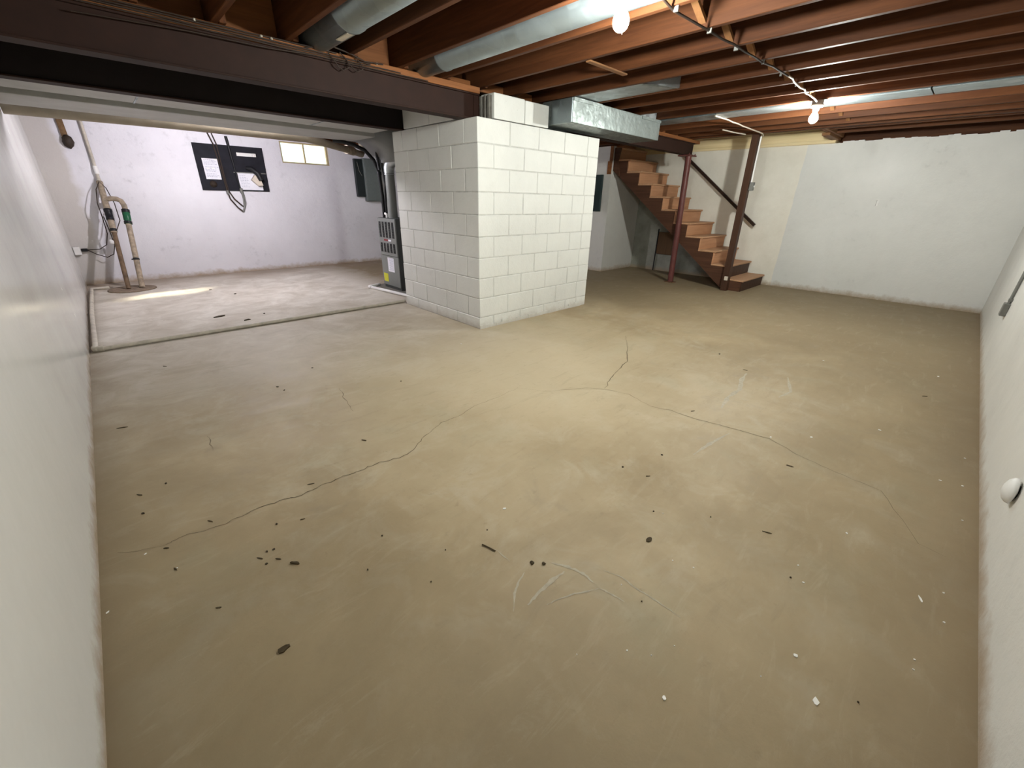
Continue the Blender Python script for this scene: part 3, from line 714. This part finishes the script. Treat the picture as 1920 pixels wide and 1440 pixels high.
eb = thing('breaker_panel', 'grey green metal breaker panel on the back wall behind furnace lines', 'panel')
obj('cabinet', MB().cbox(1.475, 1.84, YB-.11, YB-.001, 1.195, 1.97, .006), M['grey_box'], eb)
ed = obj('door', MB().cbox(1.49, 1.825, YB-.118, YB-.11, 1.21, 1.955, .004), M['grey_box'], eb)
obj('latch', MB().box(1.78, 1.81, YB-.128, YB-.118, 1.60, 1.64), M['black'], ed)
eb2 = thing('meter_box', 'narrow black electrical box mounted left of the grey breaker panel', 'panel')
obj('cabinet', MB().cbox(1.305, 1.468, YB-.07, YB-.001, 1.275, 1.955, .006), M['dark_box'], eb2)
obj('cover_wire', MB().tube([(1.36, YB-.075, 1.9), (1.38, YB-.08, 1.75), (1.43, YB-.075, 1.66)], .005, 6), M['grey_metal'], eb2)
gb = thing('wall_cabinet', 'dark teal metal box on the grey partition beside the block pier', 'cabinet')
obj('cabinet', MB().cbox(4.36, 4.399, 1.70, 2.10, 1.105, 1.735, .005), M['green_box'], gb)
obj('door', MB().cbox(4.352, 4.36, 1.715, 2.085, 1.12, 1.72, .003), M['green_box'], gb)

# ------------------------------------------------------------------ bulbs and wiring
def lamp(label, x, y, zt, mat, tall=True):
    t = thing('bare_bulb_light', label, 'lamp')
    obj('junction_box', MB().lathe((x, y, zt), [(0, .05), (-.035, .05), (-.036, .045)], 8, smooth=False), M['grey_metal'], t)
    obj('lampholder', MB().lathe((x, y, zt-.036), [(0, .056), (-.008, .058), (-.018, .045), (-.024, .028), (-.048, .024), (-.05, .018)], 20), M['porcelain'], t)
    z = zt-.080
    obj('bulb', MB().lathe((x, y, z), [(0, .014), (-.015, .016), (-.03, .026), (-.05, .035), (-.060, .0375), (-.070, .0375), (-.080, .035), (-.090, .030), (-.098, .022), (-.103, .013), (-.105, .002)], 20), mat, t)
    return t
L1 = lamp('bright bare bulb under the joists nearest the middle of the room', -.645, -1.87, ZJ-.002, M['bulb'])
obj('pull_chain', MB().tube([(-.60, -1.85, 2.14), (-.598, -1.85, 2.02)], .0015, 5), M['cable_white'], L1)
L2 = lamp('bright bare bulb in white lampholder hung near the far wall', 2.60, -1.93, ZJ-.008, M['bulb_far'])
lamp('bare bulb lighting the far half, hidden above the drain pipe', -1.2, 3.35, ZJ-.002, M['bulb_back'])
cb = thing('ceiling_cable', 'armored cable stapled under the joists from bulb to farther bulb', 'cable')
def wob(p0, p1, n, a):
    p0, p1 = Vector(p0), Vector(p1)
    return [p0.lerp(p1, i/n)+Vector((0, R.uniform(-a, a) if 0 < i < n else 0, R.uniform(-a, a)*.4)) for i in range(n+1)]
obj('cable', MB().tube([(-.60, -1.87, 2.19), (-.52, -1.9, 2.22), (-.42, -1.91, 2.205), (-.235, -1.90, 2.186)]+wob((.18, -1.915, 2.186), (1.46, -1.98, 2.186), 8, .008), .0065, 7), M['cable'], cb)
obj('cable', MB().tube(wob((1.46, -1.98, 2.186), (2.56, -1.93, 2.180), 10, .010), .007, 7), M['cable_white'], cb)
for x in (-.239, .168, .575, .983, 1.39, 1.80): obj('staple', MB().box(x-.004, x+.006, -1.955 if x > .9 else -1.93, -1.905 if x < .9 else -1.94, 2.176, 2.199), M['grey_metal'], cb)
cb2 = thing('ceiling_cable', 'pale cable crossing joists from sheet metal strip to stair post top', 'cable')
obj('cable', MB().tube([(2.72, -.92, 2.186)]+wob((3.06, -.93, 2.186), (4.40, -.89, 2.186), 8, .008)+[(4.53, -.86, 2.17)], .008, 7), M['cable_white'], cb2)
cb3 = thing('ceiling_cable', 'short pale cable stub under the joists left of stair post top', 'cable')
obj('cable', MB().tube([(3.75, -.60, 2.188), (4.05, -.63, 2.186), (4.35, -.68, 2.188)], .008, 6), M['cable_white'], cb3)
stp = thing('wood_strap', 'short thin wooden strap nailed across two joists past nearer bulb', 'strap')
obj('batten', MB().cbox(.17, .65, -1.075, -1.03, 2.188, 2.199, .003), M['bridging'], stp)
# wiring along the first beam
bw = thing('beam_wiring', 'thin dark wires strung along timber plate of the nearer beam', 'cable')
for i in range(4):
    z = 2.155+i*.011; yy = .142-i*.002
    obj('wire', MB().tube(wob((XL+.02, yy, z), (-.4-.25*i, yy, z+R.uniform(-.004, .004)), 14, .006), .0045, 6), M['cable'], bw)
obj('wire', MB().tube([(-2.5, .135, 2.10), (-2.0, .13, 2.125), (-1.6, .132, 2.13), (-1.3, .135, 2.15)], .004, 6), M['cable'], bw)
def loop(x, w_, dep): return [(x, .135, 2.185), (x+w_*.15, .125, 2.15), (x+w_*.35, .12, 2.15-dep*.7), (x+w_*.55, .12, 2.15-dep), (x+w_*.85, .12, 2.15-dep*.5), (x+w_*.8, .125, 2.16), (x+w_*.5, .13, 2.2)]
obj('wire_loop', MB().tube(loop(-1.21, .16, .055), .004, 6), M['cable'], bw)
obj('wire_loop', MB().tube(loop(-1.10, .15, .045), .004, 6), M['cable'], bw)
obj('wire', MB().tube([(-1.36, .14, 2.18), (-1.28, .12, 2.20), (-1.2, .11, 2.22), (-1.05, .11, 2.20), (-.95, .125, 2.18), (-.80, .13, 2.19)], .005, 6), M['cable'], bw)
for x, z in ((-1.97, 2.188), (-1.625, 2.186), (-1.565, 2.186), (-.845, 2.188)):
    obj('cable_clip', MB().lathe((x, .148, z), [(0, .008), (.012, .008), (.016, .004)], 8, (0, -1, 0)), M['pvc'], bw)

# ------------------------------------------------------------------ right wall fixtures, far wall clip
ob = thing('surface_outlet_box', 'grey metal outlet box with conduit low on the right wall', 'outlet')
obj('box', MB().cbox(2.74, 2.84, YR+.0005, YR+.040, .445, .55, .004), M['grey_metal'], ob)
obj('conduit', MB().tube([(2.79, YR+.014, .55), (2.79, YR+.012, 1.2), (2.79, YR+.012, 2.16)], .011, 8), M['grey_metal'], ob)
obj('strap', MB().box(2.765, 2.815, YR+.0005, YR+.026, .57, .59), M['grey_metal'], ob)
wk = thing('dome_cover', 'white rounded plastic cover sticking out low on the right wall', 'fixture')
obj('dome', MB().lathe((-.435, YR+.004, .302), [(0, .030), (.006, .052), (.016, .050), (.026, .040), (.033, .022), (.036, .003)], 20, (0, 1, 0)), M['white'], wk)
obj('base', MB().lathe((-.435, YR+.0005, .302), [(0, .026), (.006, .026)], 16, (0, 1, 0)), M['black'], wk)
wc = thing('wall_clip', 'tiny white plastic clip stuck on middle of the far wall', 'clip')
obj('plate', MB().cbox(xfar(-2.25)-.012, xfar(-2.25)+.004, -2.272, -2.24, 1.29, 1.38, .003), M['white'], wc)
obj('slot', MB().box(xfar(-2.25)-.0135, xfar(-2.25)-.011, -2.246, -2.242, 1.295, 1.375), M['grey_metal'], wc)

# ------------------------------------------------------------------ floor cracks, scuffs, litter
def ribbon(pts, wd, z, jit=.0, sub=4):
    P = [Vector((x, y, 0)) for x, y in pts]; Q = []
    for a, b in zip(P, P[1:]):
        for i in range(sub): Q.append(a.lerp(b, i/sub)+Vector((R.uniform(-jit, jit), R.uniform(-jit, jit), 0)))
    Q.append(P[-1]); vs = []; fs = []
    for i, q in enumerate(Q):
        d = (Q[min(i+1, len(Q)-1)]-Q[max(i-1, 0)]).normalized(); nrm = Vector((-d.y, d.x, 0))
        h = wd/2*R.uniform(.5, 1.3)*(min(1, .25+2.5*min(i, len(Q)-1-i)/len(Q)))
        vs += [(q.x+nrm.x*h, q.y+nrm.y*h, z), (q.x-nrm.x*h, q.y-nrm.y*h, z)]
        if i: fs.append((2*i-2, 2*i-1, 2*i+1, 2*i))
    return MB().add(vs, fs)
flB = [(1.757, -2.756), (0.53, -3.303), (0.099, -3.033), (-0.089, -2.866), (0.493, -3.685), (-1.073, -3.252), (-1.15, -3.288), (-1.387, -2.978), (-1.415, -2.907), (-1.659, -2.832), (-0.819, -3.652), (-1.221, -3.603), (-1.263, -3.604), (-1.628, -3.292), (-0.979, -3.66), (-1.195, -2.75), (-1.731, -3.073), (0.126, -3.682), (-0.229, -3.689), (2.062, -3.5), (-1.98, -2.879), (-1.812, -3.038), (-1.855, -2.978), (-0.719, -3.347), (0.103, -3.601)]
flbig = [(-0.915, -3.595), (-1.481, -3.346), (-1.894, -3.123), (-1.586, -3.423), (-1.703, -2.247)]
flA = [(-2.904, -1.499), (-2.825, -1.661), (-3.019, -1.728), (-0.452, -0.264)]
crA = [(-1.737, 0.029), (-1.333, -0.677), (-2.485, -1.665), (-2.889, -1.21), (-2.536, -1.806), (-2.558, -1.8), (-2.577, -1.864), (-1.846, -2.294), (-2.039, -2.265), (-2.79, -1.021), (-2.055, -0.182), (-2.037, -0.273), (-2.187, -2.026), (-2.308, -2.146), (-2.163, -2.352)]
crB = [(-1.16, -3.249), (-1.666, -2.919), (-1.5, -3.505), (-1.214, -2.714), (-1.057, -2.907), (-1.024, -2.431), (-0.761, -2.515), (1.202, -2.051)]
twA = [(-1.915, -1.283), (-2.282, -1.486), (-2.395, -1.709), (-2.687, -1.457), (-2.89, -1.044), (-2.842, -1.518), (-2.831, -1.662), (-2.747, -1.955), (-2.588, -1.818), (-2.537, -1.869), (-2.915, -0.205), (-2.606, 0.823)]
twB = [(0.96, -2.362), (-0.116, -2.395), (-0.971, -3.11), (1.443, -3.457), (-0.997, -2.561), (-0.343, -3.031)]
twig = [(-1.914, -2.343), (-1.897, -2.405)]
leafs = [(-2.496, -1.935), (-2.631, -2.253)]
leafB = [(-1.384, -2.79), (-1.83, -2.543), (-1.8, -2.575)]
back = [(-1.951, 2.277), (-1.758, 1.93), (-1.743, 4.034), (-1.544, 3.508), (-1.543, 2.105)]
scuff1 = [(-1.883, -2.554), (-1.932, -2.569), (-1.973, -2.594), (-2.024, -2.641)]
scuff2 = [(-1.768, -2.653), (-1.838, -2.648), (-1.912, -2.65), (-1.97, -2.657)]
scuff3 = [(-1.774, -2.591), (-1.739, -2.651), (-1.723, -2.708), (-1.727, -2.757)]
scuff4 = [(-1.729, -2.787), (-1.762, -2.772), (-1.816, -2.739), (-1.876, -2.713), (-1.921, -2.701)]
scuff5 = [(-1.729, -2.787), (-1.719, -2.828), (-1.711, -2.878)]
scuff6 = [(-1.651, -2.753), (-1.628, -2.816), (-1.633, -2.875), (-1.624, -2.958), (-1.623, -3.039)]
scuff7 = [(-1.889, -2.396), (-1.888, -2.479)]
scuff8 = [(0.892, -2.395), (0.708, -2.418), (0.509, -2.478), (0.293, -2.472), (0.081, -2.508)]
scuff9 = [(1.063, -2.654), (0.753, -2.754), (0.578, -2.722)]
scuff10 = [(-0.23, -2.678), (-0.446, -2.646), (-0.626, -2.632)]
crack3 = [(-0.269, -1.798), (-0.15, -1.74), (0.084, -1.658), (0.374, -1.585), (0.724, -1.366), (1.01, -1.162)]
crack2 = [(-0.748, -1.348), (-0.628, -1.533), (-0.356, -1.691), (-0.269, -1.798), (-0.214, -1.969), (-0.27, -2.171), (-0.215, -2.298), (-0.215, -2.446), (-0.164, -2.629), (-0.119, -2.86), (-0.187, -3.043), (-0.221, -3.211), (-0.238, -3.4), (-0.562, -3.57), (-0.577, -3.651)]
crack1 = [(-2.988, -1.426), (-2.853, -1.497), (-2.794, -1.48), (-2.67, -1.517), (-2.605, -1.514), (-2.499, -1.506), (-2.41, -1.517), (-2.339, -1.539), (-2.265, -1.529), (-2.158, -1.532), (-2.057, -1.537), (-1.949, -1.543), (-1.837, -1.575), (-1.758, -1.558), (-1.659, -1.492), (-1.461, -1.407), (-1.326, -1.411), (-1.174, -1.358), (-1.005, -1.37), (-0.746, -1.35)]
crack4 = [(-1.726, -0.494), (-1.778, -0.692), (-1.809, -0.903)]
crack5 = [(-2.559, -0.641), (-2.566, -0.835)]
for c_, wd in ((crack1, .0042), (crack2, .003), (crack3, .006), (crack4, .004), (crack5, .003)):
    obj('crack', ribbon(c_, wd, .0012, .007, 5), M['crack'], fl)
for s_, wd in ((scuff1, .008), (scuff2, .016), (scuff3, .012), (scuff4, .006), (scuff5, .007), (scuff6, .006), (scuff7, .005), (scuff8, .035), (scuff9, .03), (scuff10, .02)):
    obj('scuff_mark', ribbon(s_, wd, .0008, .002, 5), M['scuff'], fl)
def flake(nm, x, y, r, mat, n=6, h=.0025, stretch=1.0, ang=None):
    a0 = R.uniform(0, 6.28) if ang is None else ang; m = MB(); top = []; bot = []
    for k in range(n):
        t = 2*math.pi*k/n; rr = r*R.uniform(.65, 1.15); px, py = rr*math.cos(t)*stretch, rr*math.sin(t)
        q = (px*math.cos(a0)-py*math.sin(a0), px*math.sin(a0)+py*math.cos(a0)); top.append((*q, h*R.uniform(.7, 1.3))); bot.append((*q, .0003))
    m.add(bot+top, [tuple(range(n-1, -1, -1)), tuple(range(n, 2*n))]+[(i, (i+1) % n, n+(i+1) % n, n+i) for i in range(n)])
    o = obj(nm, m, mat); o.location = (x, y, 0); return o
def far_scale(x, y): return max(.6, min(2.2, math.hypot(x+2.7, y+3.3)/2))
for x, y in flB+flA:
    tag(flake('paint_chip', x, y, R.uniform(.0022, .0046)*far_scale(x, y), M['chip'], stretch=R.uniform(1, 1.8)), 'tiny white paint chip lying on the concrete floor', 'paint chip', 'small white paint chips scattered over the floor')
bl = ['long thin pale paint sliver on the floor close to the right wall', 'larger round white paint chip alone on the near right floor', 'rounded white paint chip at near middle of the floor',
      'largest jagged pale paint flake on the near floor toward right wall', 'broken pale grit cluster chip in middle of the floor']
for (x, y), l_, r_, s_ in zip(flbig, bl, (.003, .0065, .0065, .008, .007), (6, 1, 1, 1.7, 1.2)):
    tag(flake('paint_flake', x, y, r_, M['chip'], 8, .003, s_), l_, 'paint flake')
for x, y in crA+crB:
    tag(flake('dirt_crumb', x, y, R.uniform(.004, .007)*min(1.5, far_scale(x, y)), M['crumb'], 6, .004), 'small dark dirt crumb on the concrete floor', 'crumb', 'dark dirt crumbs scattered over the floor')
for x, y in twA+twB:
    tag(flake('dry_stalk', x, y, R.uniform(.0028, .0042)*min(1.6, far_scale(x, y)), M['leaf'], 6, .003, R.uniform(3.5, 5.5), R.uniform(-1.4, -.2)), 'dark dry leaf stem lying on the concrete floor', 'leaf stem', 'dry leaf stems scattered over the floor')
tw = obj('twig', MB().tube([(*twig[0], .004), ((twig[0][0]+twig[1][0])/2, (twig[0][1]+twig[1][1])/2+.003, .004), (*twig[1], .004)], .0028, 6), M['leaf']); tag(tw, 'straight dark twig lying on the floor in front of pier', 'twig')
for (x, y), l_, r_, s_ in zip(leafs+leafB, ('curled brown dry leaf on the left part of the floor', 'dark brown leaf lump nearest the left wall at the front', 'small curled dark leaf right of the floor middle', 'dark crumbled leaf bit beside the pale scuff arcs', 'second crumbled leaf bit beside the pale scuff arcs, right one'), (.007, .010, .010, .008, .007), (3.0, 1.9, 1.7, 1.1, 1.1)):
    tag(flake('dry_leaf', x, y, r_, M['leaf'], 9, .006, s_, -.9 if s_ > 2 else None), l_, 'leaf')
for i, ((x, y), l_, s_) in enumerate(zip(back, ('largest dark leaf scrap on pale floor beyond the long pipe', 'smaller dark leaf scrap beside the larger one beyond the pipe', 'dark speck of debris nearest the sump lid on far floor', 'tiny debris speck on far floor under the utility board', 'tiny debris speck right of the leaf scraps beyond the pipe'), (2.2, 1.5, 1, 1, 1))):
    tag(flake('leaf_scrap', x, y, (.028, .022, .016, .014, .012)[i], M['crumb'], 8, .008, s_, .3), l_, 'debris')
